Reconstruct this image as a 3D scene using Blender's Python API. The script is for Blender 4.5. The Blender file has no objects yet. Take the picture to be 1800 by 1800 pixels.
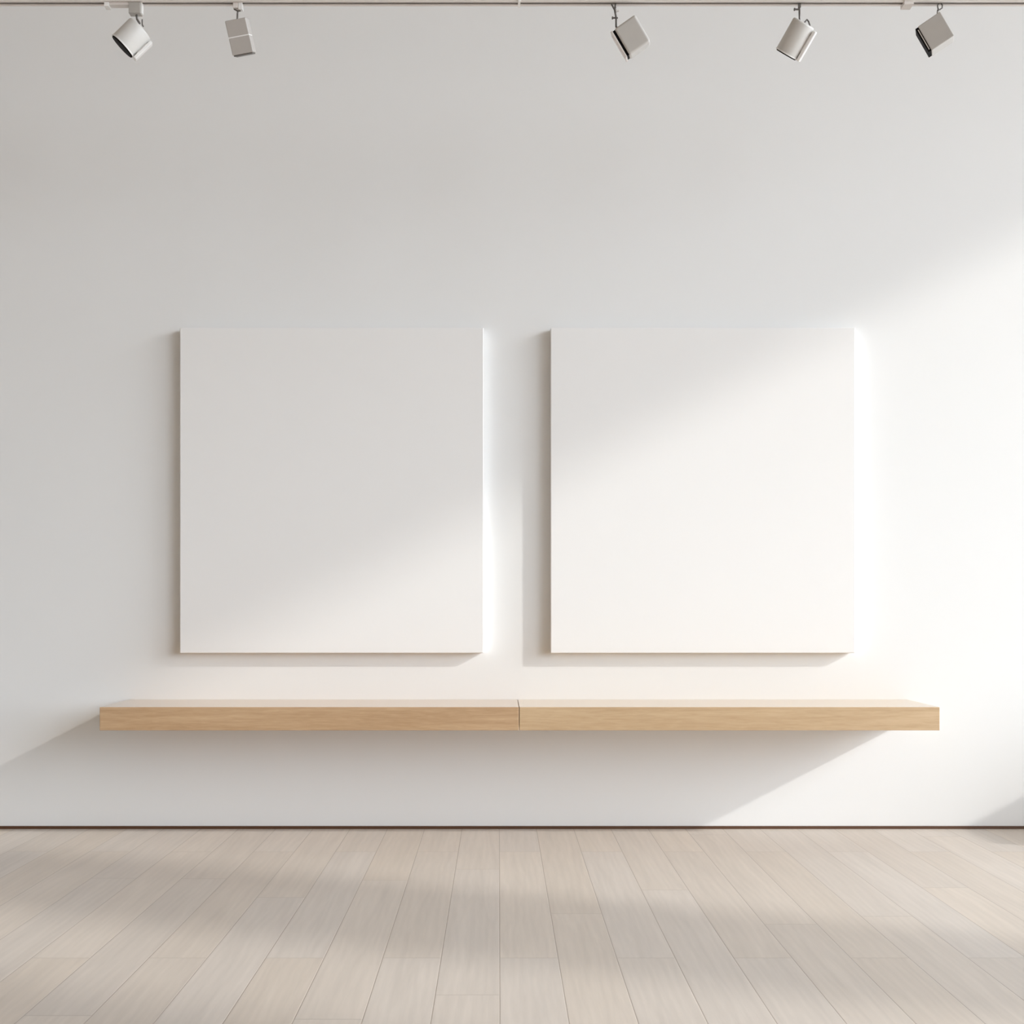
import bpy, bmesh, math
from mathutils import Vector, Matrix

scene = bpy.context.scene
col = scene.collection

# ------------------------------------------------------------------ camera
D = 5.0            # camera to back wall
EYE = 0.892        # lens height above the floor
F = 2225.0         # focal length in pixels of the 1800 frame
CX, CY = 876.0, 1060.0
cam_data = bpy.data.cameras.new('camera')
cam_data.sensor_width = 36.0
cam_data.lens = F / 1800.0 * 36.0
cam_data.shift_x = (900.0 - CX) / 1800.0
cam_data.shift_y = (CY - 900.0) / 1800.0
cam = bpy.data.objects.new('camera', cam_data)
cam.location = (0, -D, EYE)
cam.rotation_euler = (math.pi / 2, 0, 0)
col.objects.link(cam)
scene.camera = cam

# ------------------------------------------------------------------ exposure
scene.view_settings.view_transform = 'Standard'
scene.view_settings.look = 'None'
scene.view_settings.gamma = 1.0
scene.view_settings.use_curve_mapping = False
scene.view_settings.exposure = 0.0
scene.cycles.max_bounces = 14
scene.cycles.diffuse_bounces = 10
scene.cycles.glossy_bounces = 4
scene.cycles.transparent_max_bounces = 12
scene.cycles.caustics_reflective = False
scene.cycles.caustics_refractive = False
scene.cycles.use_denoising = True

# ------------------------------------------------------------------ sky and sun
SUN = Vector((-2.6, 1.0, -1.35)).normalized()       # travel direction of sunlight
SKY_STRENGTH = 3.2
GLARE = 4.2           # bright haze around the sun
SUN_STRENGTH = 1.85
world = bpy.data.worlds.new('sky')
scene.world = world
world.use_nodes = True
wn, wl = world.node_tree.nodes, world.node_tree.links
wn.clear()
tc = wn.new('ShaderNodeTexCoord')
sep = wn.new('ShaderNodeSeparateXYZ')
wl.new(tc.outputs['Generated'], sep.inputs[0])
ramp = wn.new('ShaderNodeValToRGB')
ramp.color_ramp.elements[0].position = 0.44
ramp.color_ramp.elements[0].color = (0.36, 0.355, 0.345, 1)
ramp.color_ramp.elements[1].position = 0.54
ramp.color_ramp.elements[1].color = (0.88, 0.97, 1.12, 1)
mr = wn.new('ShaderNodeMapRange')
mr.inputs['From Min'].default_value = -1
mr.inputs['From Max'].default_value = 1
wl.new(sep.outputs['Z'], mr.inputs['Value'])
wl.new(mr.outputs['Result'], ramp.inputs['Fac'])
bg = wn.new('ShaderNodeBackground')
bg.inputs['Strength'].default_value = SKY_STRENGTH
dot = wn.new('ShaderNodeVectorMath')
dot.operation = 'DOT_PRODUCT'
dot.inputs[1].default_value = -SUN
wl.new(tc.outputs['Generated'], dot.inputs[0])
clampd = wn.new('ShaderNodeMath')
clampd.operation = 'MAXIMUM'
clampd.inputs[1].default_value = 0.0
wl.new(dot.outputs['Value'], clampd.inputs[0])
powd = wn.new('ShaderNodeMath')
powd.operation = 'POWER'
powd.inputs[1].default_value = 9.0
wl.new(clampd.outputs[0], powd.inputs[0])
up = wn.new('ShaderNodeMapRange')          # the haze ends at the horizon
up.inputs['From Min'].default_value = -0.02
up.inputs['From Max'].default_value = 0.06
wl.new(sep.outputs['Z'], up.inputs['Value'])
lob = wn.new('ShaderNodeMath')
lob.operation = 'MULTIPLY'
wl.new(powd.outputs[0], lob.inputs[0])
wl.new(up.outputs['Result'], lob.inputs[1])
glow = wn.new('ShaderNodeVectorMath')
glow.operation = 'SCALE'
glow.inputs[0].default_value = (GLARE * 0.925, GLARE, GLARE * 1.055)
wl.new(lob.outputs[0], glow.inputs['Scale'])
addc = wn.new('ShaderNodeVectorMath')
addc.operation = 'ADD'
wl.new(ramp.outputs['Color'], addc.inputs[0])
wl.new(glow.outputs[0], addc.inputs[1])
wl.new(addc.outputs[0], bg.inputs['Color'])
wo = wn.new('ShaderNodeOutputWorld')
wl.new(bg.outputs[0], wo.inputs[0])

sun_data = bpy.data.lights.new('sun', 'SUN')
sun_data.energy = SUN_STRENGTH
sun_data.angle = math.radians(1.3)
sun_data.color = (1.0, 0.975, 0.925)
sun = bpy.data.objects.new('sun', sun_data)
sun.rotation_euler = SUN.to_track_quat('-Z', 'Y').to_euler()
sun.location = (9, -4, 7)
col.objects.link(sun)

# ------------------------------------------------------------------ room dimensions
XL, XR, YB, ZC = -5.5, 11.0, -20.0, 7.6
SILL, HEAD = 0.12, 7.13
BAYS = [(-5.42, -0.35), (-6.80, -6.10), (-12.5, -7.5), (-19.0, -13.0)]        # window openings in the right wall; the far bays added to even the light


def portal(name, loc, rot, sx, sy):
    d = bpy.data.lights.new(name, 'AREA')
    d.shape = 'RECTANGLE'
    d.size, d.size_y = sx, sy
    d.cycles.is_portal = True
    o = bpy.data.objects.new(name, d)
    o.location, o.rotation_euler = loc, rot
    col.objects.link(o)


for (a, b) in BAYS:     # guides for the sky light coming through each opening
    portal('window_portal', (XR + 0.16, (a + b) / 2, (SILL + HEAD) / 2), (0, math.pi / 2, 0), HEAD - SILL, b - a)

# ------------------------------------------------------------------ helpers
def P(px, py, p):
    """point of the photograph at distance p in front of the back wall"""
    s = (D - p) / F
    return Vector(((px - CX) * s, -p, EYE - (py - CY) * s))


def obj(name, bm, mat, parent=None, smooth=False, loc=None):
    me = bpy.data.meshes.new(name)
    bmesh.ops.recalc_face_normals(bm, faces=bm.faces)
    bm.to_mesh(me)
    bm.free()
    me.materials.append(mat)
    if smooth:
        for f in me.polygons:
            f.use_smooth = True
    o = bpy.data.objects.new(name, me)
    col.objects.link(o)
    if parent is not None:
        o.parent = parent
    if loc is not None:
        o.location = loc
    return o


def struct(name, bm, mat, parent=None):
    o = obj(name, bm, mat, parent)
    if parent is None:
        o['kind'] = 'structure'
    return o


def thing(name, label, cat, loc=(0, 0, 0), group=None):
    o = bpy.data.objects.new(name, None)
    o.empty_display_size = 0.1
    o.location = loc
    col.objects.link(o)
    tag(o, label, cat, group)
    return o


def tag(o, label, cat, group=None):
    o['label'] = label
    o['category'] = cat
    if group:
        o['group'] = group


def box(bm, lo, hi, bevel=0.0, seg=2, M=None):
    lo, hi = Vector(lo), Vector(hi)
    b = bmesh.new()
    bmesh.ops.create_cube(b, size=1.0)
    c, s = (lo + hi) / 2, hi - lo
    for v in b.verts:
        v.co = Vector((v.co.x * s.x, v.co.y * s.y, v.co.z * s.z)) + c
    if bevel > 0:
        bmesh.ops.bevel(b, geom=list(b.edges), offset=bevel, segments=seg, profile=0.5, affect='EDGES')
    merge(bm, b, M)


def merge(bm, b, M=None):
    if M is not None:
        bmesh.ops.transform(b, matrix=M, verts=b.verts)
    me = bpy.data.meshes.new('tmp')
    b.to_mesh(me)
    b.free()
    bm.from_mesh(me)
    bpy.data.meshes.remove(me)


def lathe(bm, prof, seg=48, M=None):
    """surface of revolution about +Z; prof is a list of (radius, z)"""
    b = bmesh.new()
    rings = []
    for r, z in prof:
        if r < 1e-6:
            rings.append([b.verts.new((0, 0, z))])
        else:
            rings.append([b.verts.new((r * math.cos(2 * math.pi * k / seg), r * math.sin(2 * math.pi * k / seg), z)) for k in range(seg)])
    for A, B in zip(rings, rings[1:]):
        for k in range(seg):
            j = (k + 1) % seg
            if len(A) == 1:
                b.faces.new((A[0], B[k], B[j]))
            elif len(B) == 1:
                b.faces.new((A[k], A[j], B[0]))
            else:
                b.faces.new((A[k], A[j], B[j], B[k]))
    merge(bm, b, M)


def rod(bm, a, b_, r, seg=14):
    a, b_ = Vector(a), Vector(b_)
    d = b_ - a
    L = d.length
    M = Matrix.Translation(a) @ d.to_track_quat('Z', 'Y').to_matrix().to_4x4()
    e = min(r * 0.25, L * 0.2)
    lathe(bm, [(0, 0), (r - e, 0), (r, e), (r, L - e), (r - e, L), (0, L)], seg, M)


def path_tube(bm, pts, r, seg=10):
    for a, b_ in zip(pts, pts[1:]):
        rod(bm, a, b_, r, seg)
    for q in pts[1:-1]:
        bb = bmesh.new()
        bmesh.ops.create_uvsphere(bb, u_segments=seg, v_segments=6, radius=r)
        merge(bm, bb, Matrix.Translation(Vector(q)))


# ------------------------------------------------------------------ materials
class Mat:
    def __init__(self, name, color=(0.8, 0.8, 0.8), rough=0.5, metal=0.0, spec=0.5):
        self.m = bpy.data.materials.new(name)
        self.m.use_nodes = True
        self.n, self.l = self.m.node_tree.nodes, self.m.node_tree.links
        self.b = self.n['Principled BSDF']
        self.b.inputs['Base Color'].default_value = (*color, 1)
        self.b.inputs['Roughness'].default_value = rough
        self.b.inputs['Metallic'].default_value = metal
        self.b.inputs['Specular IOR Level'].default_value = spec

    def new(self, t, **kw):
        n = self.n.new(t)
        for k, v in kw.items():
            setattr(n, k, v)
        return n

    def math(self, op, a, b=None, c=None):
        n = self.n.new('ShaderNodeMath')
        n.operation = op
        for i, v in enumerate((a, b, c)):
            if v is None:
                continue
            if isinstance(v, (int, float)):
                n.inputs[i].default_value = v
            else:
                self.l.new(v, n.inputs[i])
        return n.outputs[0]

    def mix(self, fac, a, b, blend='MIX'):
        n = self.n.new('ShaderNodeMix')
        n.data_type = 'RGBA'
        n.blend_type = blend
        for i, v in ((0, fac), (6, a), (7, b)):
            if isinstance(v, tuple):
                n.inputs[i].default_value = (*v, 1)
            elif isinstance(v, (int, float)):
                n.inputs[i].default_value = v
            else:
                self.l.new(v, n.inputs[i])
        return n.outputs[2]

    def bump(self, height, strength, dist=0.01):
        n = self.n.new('ShaderNodeBump')
        n.inputs['Strength'].default_value = strength
        n.inputs['Distance'].default_value = dist
        self.l.new(height, n.inputs['Height'])
        self.l.new(n.outputs[0], self.b.inputs['Normal'])

    def noise(self, vec, scale, detail=3.0, rough=0.5, dist=0.0):
        n = self.n.new('ShaderNodeTexNoise')
        n.inputs['Scale'].default_value = scale
        n.inputs['Detail'].default_value = detail
        n.inputs['Roughness'].default_value = rough
        n.inputs['Distortion'].default_value = dist
        if vec is not None:
            self.l.new(vec, n.inputs['Vector'])
        return n.outputs['Fac']

    def coords(self, scale=(1, 1, 1), offset=None):
        t = self.n.new('ShaderNodeTexCoord')
        m = self.n.new('ShaderNodeMapping')
        m.inputs['Scale'].default_value = scale
        self.l.new(t.outputs['Object'], m.inputs['Vector'])
        if offset is not None:
            self.l.new(offset, m.inputs['Location'])
        return m.outputs[0]

    def comb(self, x, y, z):
        n = self.n.new('ShaderNodeCombineXYZ')
        for i, v in enumerate((x, y, z)):
            if isinstance(v, (int, float)):
                n.inputs[i].default_value = v
            else:
                self.l.new(v, n.inputs[i])
        return n.outputs[0]

    def white(self, vec):
        n = self.n.new('ShaderNodeTexWhiteNoise')
        n.noise_dimensions = '3D'
        self.l.new(vec, n.inputs['Vector'])
        return n


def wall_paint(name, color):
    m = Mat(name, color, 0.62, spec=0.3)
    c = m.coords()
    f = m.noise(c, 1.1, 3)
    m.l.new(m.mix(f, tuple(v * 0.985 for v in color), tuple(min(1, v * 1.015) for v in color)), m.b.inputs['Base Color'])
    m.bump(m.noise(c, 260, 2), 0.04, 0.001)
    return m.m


def floor_wood():
    W, L, X0, Y0 = 0.147, 1.36, 0.003, -1.82
    m = Mat('pale_oak_planks', rough=0.5, spec=0.4)
    t = m.new('ShaderNodeTexCoord')
    s = m.new('ShaderNodeSeparateXYZ')
    m.l.new(t.outputs['Object'], s.inputs[0])
    x = m.math('DIVIDE', m.math('SUBTRACT', s.outputs['X'], X0), W)
    row = m.math('FLOOR', x)
    fx = m.math('SUBTRACT', x, row)
    odd = m.math('FLOORED_MODULO', row, 2.0)
    rnd = m.white(m.comb(row, 3.7, 1.3)).outputs['Value']
    shift = m.math('MULTIPLY', odd, m.math('MULTIPLY_ADD', rnd, 0.62, 0.17))
    y = m.math('ADD', m.math('DIVIDE', m.math('SUBTRACT', s.outputs['Y'], Y0), L), shift)
    cell = m.math('FLOOR', y)
    fy = m.math('SUBTRACT', y, cell)
    # distance to the nearest long and short joint, in metres
    dx = m.math('MULTIPLY', m.math('MINIMUM', fx, m.math('SUBTRACT', 1.0, fx)), W)
    dy = m.math('MULTIPLY', m.math('MINIMUM', fy, m.math('SUBTRACT', 1.0, fy)), L)
    d = m.math('MINIMUM', dx, dy)
    gap = m.new('ShaderNodeMapRange')
    gap.interpolation_type = 'SMOOTHSTEP'
    gap.inputs['From Min'].default_value = 0.0006
    gap.inputs['From Max'].default_value = 0.0018
    m.l.new(d, gap.inputs['Value'])
    gap = gap.outputs['Result']
    wn_ = m.white(m.comb(row, cell, 0.5))
    tone = wn_.outputs['Value']
    sepc = m.new('ShaderNodeSeparateColor')
    m.l.new(wn_.outputs['Color'], sepc.inputs[0])
    # grain: noise drawn out along the plank, shifted plank by plank
    off = m.comb(m.math('MULTIPLY', sepc.outputs[0], 13.0), m.math('MULTIPLY', sepc.outputs[1], 17.0), tone)
    vadd = m.new('ShaderNodeVectorMath', operation='ADD')
    m.l.new(t.outputs['Object'], vadd.inputs[0])
    m.l.new(off, vadd.inputs[1])

    def stretched(sx, sy):
        mp = m.new('ShaderNodeMapping')
        mp.inputs['Scale'].default_value = (sx, sy, 1)
        m.l.new(vadd.outputs[0], mp.inputs['Vector'])
        return mp.outputs[0]
    g1 = m.noise(stretched(22, 1.6), 1.0, 4, 0.55, 0.6)
    g2 = m.noise(stretched(120, 7), 1.0, 3, 0.6, 0.4)
    rings = m.new('ShaderNodeTexWave', wave_type='BANDS', bands_direction='X')
    rings.inputs['Scale'].default_value = 2.2
    rings.inputs['Distortion'].default_value = 9.0
    rings.inputs['Detail'].default_value = 2.0
    rings.inputs['Detail Scale'].default_value = 0.9
    m.l.new(stretched(6, 0.9), rings.inputs['Vector'])
    base = m.mix(tone, FLOOR_A, FLOOR_B)
    base = m.mix(m.math('MULTIPLY', sepc.outputs[2], 0.45), base, FLOOR_C)
    grain = m.math('ADD', m.math('MULTIPLY', g1, 0.5), m.math('ADD', m.math('MULTIPLY', g2, 0.34), m.math('MULTIPLY', rings.outputs['Fac'], 0.07)))
    gr = m.new('ShaderNodeMapRange')
    gr.inputs['From Min'].default_value = 0.3
    gr.inputs['From Max'].default_value = 0.7
    gr.inputs['To Min'].default_value = 0.90
    gr.inputs['To Max'].default_value = 1.08
    m.l.new(grain, gr.inputs['Value'])
    sc = m.new('ShaderNodeVectorMath', operation='SCALE')
    m.l.new(base, sc.inputs[0])
    m.l.new(gr.outputs['Result'], sc.inputs['Scale'])
    colr = m.mix(gap, (0.44, 0.385, 0.335), sc.outputs[0])
    m.l.new(colr, m.b.inputs['Base Color'])
    m.l.new(m.math('MULTIPLY_ADD', g2, 0.18, 0.40), m.b.inputs['Roughness'])
    h = m.math('ADD', m.math('MULTIPLY', g2, 0.25), gap)
    m.bump(h, 0.35, 0.0012)
    return m.m


def oak(name, light, dark, seed):
    m = Mat(name, light, 0.24, spec=0.5)
    m.b.inputs['Coat Weight'].default_value = 0.7
    m.b.inputs['Coat Roughness'].default_value = 0.12
    t = m.new('ShaderNodeTexCoord')
    def mp(sx, sy, sz):
        q = m.new('ShaderNodeMapping')
        q.inputs['Location'].default_value = (seed, seed * 0.37, seed * 0.71)
        q.inputs['Scale'].default_value = (sx, sy, sz)
        m.l.new(t.outputs['Object'], q.inputs['Vector'])
        return q.outputs[0]
    g1 = m.noise(mp(1.5, 26, 26), 1.0, 4, 0.55, 0.9)
    g2 = m.noise(mp(14, 170, 170), 1.0, 3, 0.6, 0.5)
    g3 = m.noise(mp(0.8, 2, 2), 1.0, 2)
    f = m.math('ADD', m.math('MULTIPLY', g1, 0.5), m.math('ADD', m.math('MULTIPLY', g2, 0.35), m.math('MULTIPLY', g3, 0.15)))
    r = m.new('ShaderNodeMapRange')
    r.inputs['From Min'].default_value = 0.36
    r.inputs['From Max'].default_value = 0.64
    m.l.new(f, r.inputs['Value'])
    m.l.new(m.mix(r.outputs['Result'], dark, light), m.b.inputs['Base Color'])
    m.bump(g2, 0.25, 0.001)
    return m.m


def canvas_cloth():
    m = Mat('primed_white_canvas', CANVAS, 0.75, spec=0.2)
    c = m.coords()
    w1 = m.new('ShaderNodeTexWave', wave_type='BANDS', bands_direction='X')
    w2 = m.new('ShaderNodeTexWave', wave_type='BANDS', bands_direction='Z')
    for w in (w1, w2):
        w.inputs['Scale'].default_value = 180
        w.inputs['Distortion'].default_value = 1.2
        m.l.new(c, w.inputs['Vector'])
    m.bump(m.math('ADD', w1.outputs['Fac'], w2.outputs['Fac']), 0.05, 0.0006)
    return m.m


def paint(name, color, rough=0.4, metal=0.0, bump=0.03):
    m = Mat(name, color, rough, metal)
    c = m.coords()
    f = m.noise(c, 30, 3)
    m.l.new(m.mix(f, tuple(v * 0.96 for v in color), tuple(min(1, v * 1.03) for v in color)), m.b.inputs['Base Color'])
    if bump > 0:
        m.bump(m.noise(c, 900, 2), bump, 0.0005)
    return m.m


WALL = (0.845, 0.855, 0.855)
CANVAS = (0.88, 0.88, 0.875)
FLOOR_A = (0.605, 0.535, 0.465)
FLOOR_B = (0.64, 0.57, 0.50)
FLOOR_C = (0.60, 0.565, 0.54)

M_wall = wall_paint('white_wall_paint', WALL)
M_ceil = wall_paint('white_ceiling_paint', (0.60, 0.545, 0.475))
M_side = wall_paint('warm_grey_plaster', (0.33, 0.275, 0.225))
M_floor = floor_wood()
M_base = paint('dark_brown_stained_wood', (0.105, 0.048, 0.022), 0.5)
M_canvas = canvas_cloth()
M_oak_l = oak('oak_veneer_warm', (0.58, 0.40, 0.24), (0.43, 0.27, 0.145), 2.0)
M_oak_r = oak('oak_veneer_pale', (0.63, 0.46, 0.285), (0.49, 0.335, 0.19), 7.3)
M_lamp = paint('white_lamp_enamel', (0.70, 0.69, 0.67), 0.38)
M_lamp_grey = paint('light_grey_lamp_enamel', (0.50, 0.475, 0.45), 0.42)
M_lamp_pale = paint('pale_grey_lamp_enamel', (0.62, 0.61, 0.59), 0.4)
M_trim = paint('bright_white_enamel', (0.90, 0.90, 0.89), 0.32)
M_adapter = paint('grey_plastic', (0.46, 0.44, 0.41), 0.45)
M_steel = paint('dark_grey_steel', (0.16, 0.15, 0.14), 0.4, 0.4)
M_black = paint('matt_black_baffle', (0.006, 0.005, 0.005), 0.6)
for _m in (M_black,):
    _m.node_tree.nodes['Principled BSDF'].inputs['Specular IOR Level'].default_value = 0.05
M_rail = paint('white_track_enamel', (0.76, 0.72, 0.69), 0.4, 0.0, 0.0)
M_cond = paint('track_conductor_dark', (0.055, 0.045, 0.038), 0.5)
M_frame = paint('white_window_frame', (0.80, 0.80, 0.79), 0.4)

# ------------------------------------------------------------------ the room
T = 0.3
bm = bmesh.new(); box(bm, (XL - T, YB - T, -0.2), (XR + T, T, 0)); struct('floor', bm, M_floor)
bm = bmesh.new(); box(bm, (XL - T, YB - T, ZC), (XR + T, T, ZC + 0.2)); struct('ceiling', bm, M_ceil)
bm = bmesh.new(); box(bm, (XL - T, 0, 0), (XR + T, T, ZC)); struct('wall_back', bm, M_wall)
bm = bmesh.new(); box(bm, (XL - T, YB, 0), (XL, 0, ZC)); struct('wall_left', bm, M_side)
# right wall with its window openings
bm = bmesh.new()
edges = sorted(BAYS, reverse=True)
prev = 0.0
for (a, b) in edges:
    box(bm, (XR, b, 0), (XR + T, prev, ZC))
    box(bm, (XR, a, 0), (XR + T, b, SILL))
    box(bm, (XR, a, HEAD), (XR + T, b, ZC))
    prev = a
box(bm, (XR, YB, 0), (XR + T, prev, ZC))
struct('wall_right', bm, M_wall)
bm = bmesh.new(); box(bm, (XL - T, YB - T, 0), (XR + T, YB, ZC)); struct('wall_front', bm, M_side)
# windows
for i, (a, b) in enumerate(edges):
    bm = bmesh.new()
    f, x0, x1 = 0.02, XR + 0.18, XR + 0.24
    for lo, hi in (((x0, a, SILL), (x1, a + f, HEAD)), ((x0, b - f, SILL), (x1, b, HEAD)),
                   ((x0, a + f, SILL), (x1, b - f, SILL + f)), ((x0, a + f, HEAD - f), (x1, b - f, HEAD))):
        box(bm, lo, hi)
    struct('window_%d' % (i + 1), bm, M_frame)
# low white partition added out of view at right to cast the corner shadow
bm = bmesh.new(); box(bm, (3.0, -0.75, 0), (3.15, 0, 0.61)); struct('shadow_partition_1', bm, M_wall)
# brown strip along the foot of the wall
bm = bmesh.new(); box(bm, (XL, -0.004, 0), (XR, 0, 0.0115), 0.0008, 1); struct('baseboard_back', bm, M_base)

# ------------------------------------------------------------------ the two canvases
def canvas(px0, py0, px1, py1, label):
    p, gap = 0.043, 0.0
    a, b = P(px0, py0, p), P(px1, py1, p)
    c = Vector(((a.x + b.x) / 2, 0, (a.z + b.z) / 2))
    hx, hz = (b.x - a.x) / 2, (a.z - b.z) / 2
    r = thing('canvas', label, 'canvas', c, 'blank canvases on the wall')
    bm = bmesh.new()
    box(bm, (-hx, -p, -hz), (hx, -0.004, hz), 0.0028, 3)
    obj('canvas_cloth', bm, M_canvas, r, smooth=False)
    bm = bmesh.new()
    q, t = 0.006, 0.04
    for lo, hi in (((-hx + q, -0.004, -hz + q), (-hx + t, 0, hz - q)), ((hx - t, -0.004, -hz + q), (hx - q, 0, hz - q)),
                   ((-hx + t, -0.004, hz - t), (hx - t, 0, hz - q)), ((-hx + t, -0.004, -hz + q), (hx - t, 0, -hz + t))):
        box(bm, lo, hi)
    obj('stretcher_frame', bm, M_oak_r, r)
    return r


canvas(316, 576, 850, 1148, 'left blank white canvas, mostly shaded with sunlight only across its lower right corner')
canvas(968, 576, 1503, 1148, 'right blank white canvas, mostly sunlit with a shaded upper left corner')

# ------------------------------------------------------------------ floating shelf
DS = 0.37
a, b = P(175, 1243, DS), P(1652, 1284, DS)
mid = P(912.5, 1243, DS).x
shelf = thing('floating_shelf', 'long low oak floating shelf fixed to the wall below the two canvases', 'shelf', (mid, 0, b.z))
h = a.z - b.z
bm = bmesh.new(); box(bm, (a.x - mid, -DS, 0), (-0.0009, 0, h), 0.0016, 2)
o = obj('shelf_section', bm, M_oak_l, shelf); o['label'] = 'left half, slightly warmer oak veneer'
bm = bmesh.new(); box(bm, (0.0009, -DS, 0), (b.x - mid, 0, h), 0.0016, 2)
o = obj('shelf_section', bm, M_oak_r, shelf); o['label'] = 'right half, slightly paler oak veneer'

# ------------------------------------------------------------------ lighting track
PT = 0.9                                     # distance of the track from the wall
PX = (D - PT) / F                            # metres per photograph pixel there
ZT = P(0, 6.5, PT).z                         # underside of the track
track = thing('lighting_track', 'long white lighting track running along the top of the wall, spotlights below it', 'lighting track', (0, -PT, ZT))
bm = bmesh.new()
xl, xr = XL, 2.0
hw, hs, th, ht = 0.018, 0.0066, 0.004, 0.032
prof = [(-hs, 0), (-hw, 0), (-hw, ht), (hw, ht), (hw, 0), (hs, 0), (hs, th), (hw - th, th), (hw - th, ht - th), (-hw + th, ht - th), (-hw + th, th), (-hs, th)]
va = [bm.verts.new((xl, y, z)) for y, z in prof]
vb = [bm.verts.new((xr, y, z)) for y, z in prof]
n = len(prof)
for k in range(n):
    j = (k + 1) % n
    bm.faces.new((va[k], va[j], vb[j], vb[k]))
obj('rail', bm, M_rail, track)
bm = bmesh.new(); box(bm, (xl, -hw + th, th + 0.001), (xr, hw - th, ht - th))
o = obj('conductor_insert', bm, M_cond, track); o['label'] = 'dark slot insert'
for px in (-620, 912.5, 1930):
    x = (px - CX) * PX
    bm = bmesh.new()
    box(bm, (x - 0.004, -hw - 0.003, -0.003), (x + 0.004, hw + 0.003, 0.0), 0.0006)
    box(bm, (x - 0.004, -hw - 0.003, 0.0), (x + 0.004, -hw, ht + 0.003), 0.0006)
    box(bm, (x - 0.004, hw, 0.0), (x + 0.004, hw + 0.003, ht + 0.003), 0.0006)
    box(bm, (x - 0.004, -hw - 0.003, ht), (x + 0.004, hw + 0.003, ht + 0.004), 0.0006)
    clip = obj('hanger_clip', bm, M_trim, track)
    bm = bmesh.new(); rod(bm, (x, 0, ht + 0.004), (x, 0, ZC - ZT), 0.0015)
    obj('suspension_rod', bm, M_rail, track)
bm = bmesh.new()
x0, x1 = (1586 - CX) * PX, (1603 - CX) * PX
box(bm, (x0, -hw - 0.002, -0.011), (x1, hw + 0.002, 0.0), 0.0012)
box(bm, (x0, -hw - 0.003, 0.0), (x1, -hw, ht), 0.0008)
obj('joiner', bm, M_rail, track)


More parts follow.
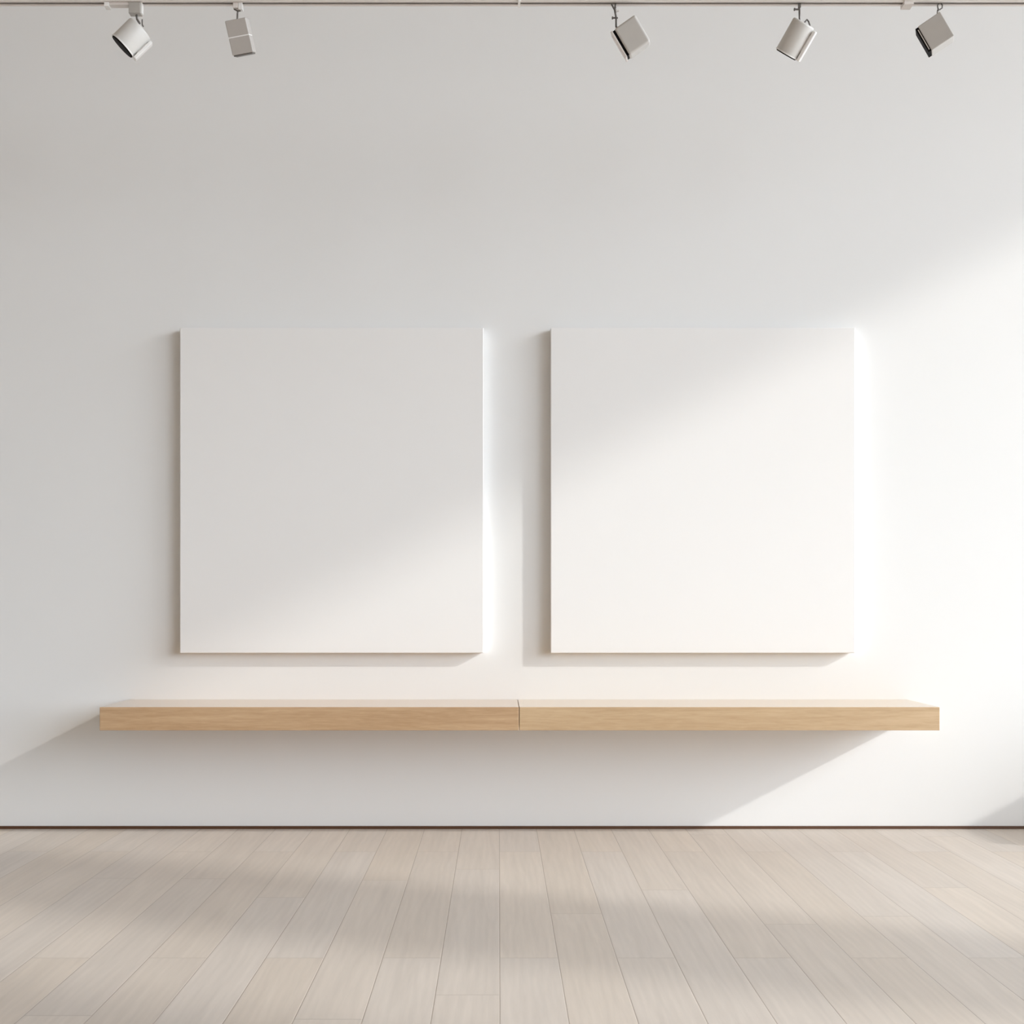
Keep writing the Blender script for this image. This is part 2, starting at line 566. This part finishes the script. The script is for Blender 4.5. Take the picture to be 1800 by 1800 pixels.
# ------------------------------------------------------------------ spotlights
def spotlight(label, attach_px, center, aim_img, length, width, slit, roll, kind, stem, extras, p_off=0.0):
    """center/length/width in photograph pixels; aim_img is the pointing direction in the picture (y down)"""
    c = P(center[0], center[1], PT + p_off)
    root_loc = Vector(((attach_px - CX) * PX, -PT, ZT))
    r = thing('spotlight', label, 'spotlight', root_loc, 'white spotlights hanging from the track')
    v = (c - Vector((0, -D, EYE))).normalized()
    d = Vector((aim_img[0], 0, -aim_img[1])).normalized()
    # image-plane direction seen perpendicular to v
    e = (d - v * d.dot(v)).normalized()
    aim = (e * math.sqrt(1 - slit * slit) - v * slit).normalized()
    X = aim.cross(v).normalized()
    if X.x < 0:
        X = -X
    Y = (v - aim * v.dot(aim)).normalized()
    cr, sr = math.cos(math.radians(roll)), math.sin(math.radians(roll))
    X2, Y2 = X * cr - Y * sr, Y * cr + X * sr
    o0 = c - root_loc
    M = Matrix(((X2.x, Y2.x, aim.x, o0.x), (X2.y, Y2.y, aim.y, o0.y), (X2.z, Y2.z, aim.z, o0.z), (0, 0, 0, 1)))
    u = PX
    L, R = length * u / 2, width * u / 2

    def put(name, bm, mat, parent=r, smooth=False):
        return obj(name, bm, mat, parent, smooth)

    if kind == 'cylinder':
        bm = bmesh.new()
        R2 = R * 0.90
        lathe(bm, [(0, -L), (R2 - 0.006, -L), (R2 - 0.002, -L + 0.0015), (R2, -L + 0.006), (R2, L - 0.004)], 64, M)
        hs_ = put('housing', bm, M_lamp, smooth=True)
        bm = bmesh.new()
        lathe(bm, [(R2, L - 0.004), (R2 + 0.0015, L - 0.004), (R2 + 0.0015, L), (R2 - 0.002, L), (R2 - 0.002, L - 0.003)], 64, M)
        put('bezel', bm, M_trim)
        bm = bmesh.new()
        lathe(bm, [(R2 - 0.002, L - 0.003), (R2 - 0.003, L + 0.0035), (0, L + 0.0035)], 64, M)
        put('baffle', bm, M_black)
        # flat gear plate standing along the right-hand side
        bm = bmesh.new()
        box(bm, (R2 + 0.0015, -R * 0.45, -L + 0.006), (R2 + 0.0125, R * 0.45, L + 0.001), 0.003, 3, M)
        box(bm, (R2 - 0.004, -R * 0.25, -L * 0.5), (R2 + 0.0015, R * 0.25, L * 0.5), 0.0, 2, M)
        put('gear_plate', bm, M_trim)
    elif kind == 'seamed':
        bm = bmesh.new()
        box(bm, (-R, -R * 0.85, -L), (R, R * 0.85, -0.0018), 0.0028, 3, M)
        put('rear_housing', bm, M_lamp_grey)
        bm = bmesh.new()
        box(bm, (-R, -R * 0.85, 0.0006), (R, R * 0.85, L), 0.0022, 3, M)
        put('front_housing', bm, M_lamp_grey)
        bm = bmesh.new()
        box(bm, (-R + 0.001, -R * 0.85 + 0.001, -0.003), (R - 0.001, R * 0.85 - 0.001, 0.002), 0.0, 2, M)
        put('seam_ring', bm, M_trim)
        bm = bmesh.new()
        box(bm, (-R + 0.003, -R * 0.85 + 0.003, L - 0.001), (R - 0.003, R * 0.85 - 0.003, L + 0.004), 0.001, 2, M)
        put('baffle', bm, M_steel)
    else:
        dep = R * 0.92
        bm = bmesh.new()
        box(bm, (-R, -dep, -L), (R, dep, L), 0.008 if kind == 'rounded' else 0.003, 4, M)
        put('housing', bm, M_lamp_pale)
        if kind == 'rounded':
            bm = bmesh.new()
            box(bm, (-R + 0.004, -dep + 0.004, L - 0.002), (R - 0.004, dep - 0.004, L + 0.007), 0.0, 2, M)
            put('baffle', bm, M_black)
            bm = bmesh.new()
            box(bm, (-R + 0.001, -dep + 0.001, L + 0.007), (R - 0.001, dep - 0.001, L + 0.014), 0.0015, 2, M)
            put('bezel', bm, M_rail)
        else:
            bm = bmesh.new()
            box(bm, (-R + 0.002, -dep + 0.002, L - 0.002), (R - 0.002, dep - 0.002, L + 0.010), 0.001, 2, M)
            put('baffle', bm, M_black)
            bm = bmesh.new()
            box(bm, (-R + 0.010, -dep + 0.0005, L + 0.003), (R - 0.008, dep - 0.0005, L + 0.0055), 0.0, 2, M)
            put('bezel', bm, M_rail)

    def Q(px, py, q=0.0):
        return P(px, py, PT + q) - root_loc
    # stem from the track to the lamp head
    bm = bmesh.new()
    path_tube(bm, [Q(*s) for s in stem['pts']], stem.get('r', 0.0035))
    put('stem', bm, stem.get('mat', M_steel), smooth=True)
    for name, mat, fn in extras:
        bm = bmesh.new()
        fn(bm, Q)
        put(name, bm, mat)
    return r


def blk(x0, y0, x1, y1, half=0.012, bev=0.0012):
    """box between two picture points, straddling the track line"""
    def fn(bm, Q):
        A, B = Q(x0, y1), Q(x1, y0)
        box(bm, (A.x, -half, A.z), (B.x, half, min(B.z, 0.0) if y0 <= 7 else B.z), bev, 2)
    return fn


def screw(x0, x1, y, r=0.0028, q=0.0):
    def fn(bm, Q):
        rod(bm, Q(x0, y, q), Q(x1, y, q), r)
        rod(bm, Q(x0, y, q), Q(x0 + 2.2, y, q), r * 1.7)
    return fn


def hook(pts, r=0.0022, q=0.0):
    def fn(bm, Q):
        path_tube(bm, [Q(x, y, q) for x, y in pts], r)
    return fn


spotlight('leftmost spotlight, white cylinder under a long grey adapter, black slit facing lower left', 239,
          (231.5, 66), (-0.716, 0.70), 45, 53, 0.15, 8, 'cylinder',
          {'pts': [(240, 26), (241, 34), (246, 42)], 'r': 0.0035},
          [('track_adapter', M_adapter, blk(228, 6, 248.5, 26, 0.014)),
           ('adapter_arm', M_rail, blk(194, 6, 228, 11.5, 0.012)),
           ('end_clip', M_trim, blk(185, 6, 193.5, 14, 0.014)),
           ('thumbscrew', M_steel, hook([(250, 34), (250, 43), (252, 47)], 0.0022)),
           ('thumbscrew', M_trim, blk(248.7, 6, 251.2, 25, 0.008, 0.0005))])

spotlight('narrow upright boxy spotlight with a mid seam, second from the left on the track', 419,
          (423, 65), (0.22, 0.976), 56, 37, 0.08, 10, 'seamed',
          {'pts': [(418, 20), (417.5, 24), (417, 40)], 'r': 0.0028},
          [('track_adapter', M_rail, blk(410.5, 6, 419.5, 16, 0.010)),
           ('adapter_arm', M_trim, blk(419.8, 6, 427, 18.5, 0.010)),
           ('thumbscrew', M_steel, hook([(411, 15.5), (417.5, 19.5), (423, 19)], 0.0022))])

spotlight('rounded boxy spotlight right of the track centre, hung beside its thin twisted stem', 1082,
          (1112, 65.5), (-0.818, 0.576), 43, 52, 0.06, 9, 'rounded',
          {'pts': [(1082, 12), (1080.5, 18), (1083, 30), (1083, 47), (1092, 55)], 'r': 0.0030},
          [('fork', M_steel, hook([(1075, 7.5), (1080, 17), (1082.5, 5)], 0.0026)),
           ('thumbscrew', M_steel, screw(1075.5, 1086, 31.5)),
           ('knob', M_lamp, screw(1082, 1088, 19, 0.0034))])

spotlight('white cylinder spotlight with a bright side plate, second from the right on the track', 1405,
          (1398, 67.5), (-0.494, 0.869), 57, 46, -0.02, 8, 'cylinder',
          {'pts': [(1405, 6), (1405.3, 16), (1405.5, 40)], 'r': 0.0030},
          [('collar', M_steel, blk(1403, 6, 1407.4, 14, 0.0045, 0.001)),
           ('thumbscrew', M_steel, screw(1395.5, 1406, 16.5)),
           ('cable', M_steel, hook([(1413, 41), (1418.5, 34.5), (1421.5, 38), (1424, 46)], 0.0024))])

spotlight('rightmost spotlight, grey boxy head with a wide black double slit facing lower left', 1651,
          (1645.5, 60), (-0.83, 0.56), 42, 49, 0.10, 12, 'square',
          {'pts': [(1650, 16), (1648.5, 19), (1648, 32)], 'r': 0.0030},
          [('ring', M_steel, hook([(1651, 5), (1648, 10), (1649, 16), (1652, 17), (1656, 14), (1656.5, 9), (1654, 6.5)], 0.0020)),
           ('thumbscrew', M_trim, screw(1647.5, 1652.5, 23, 0.0032))])
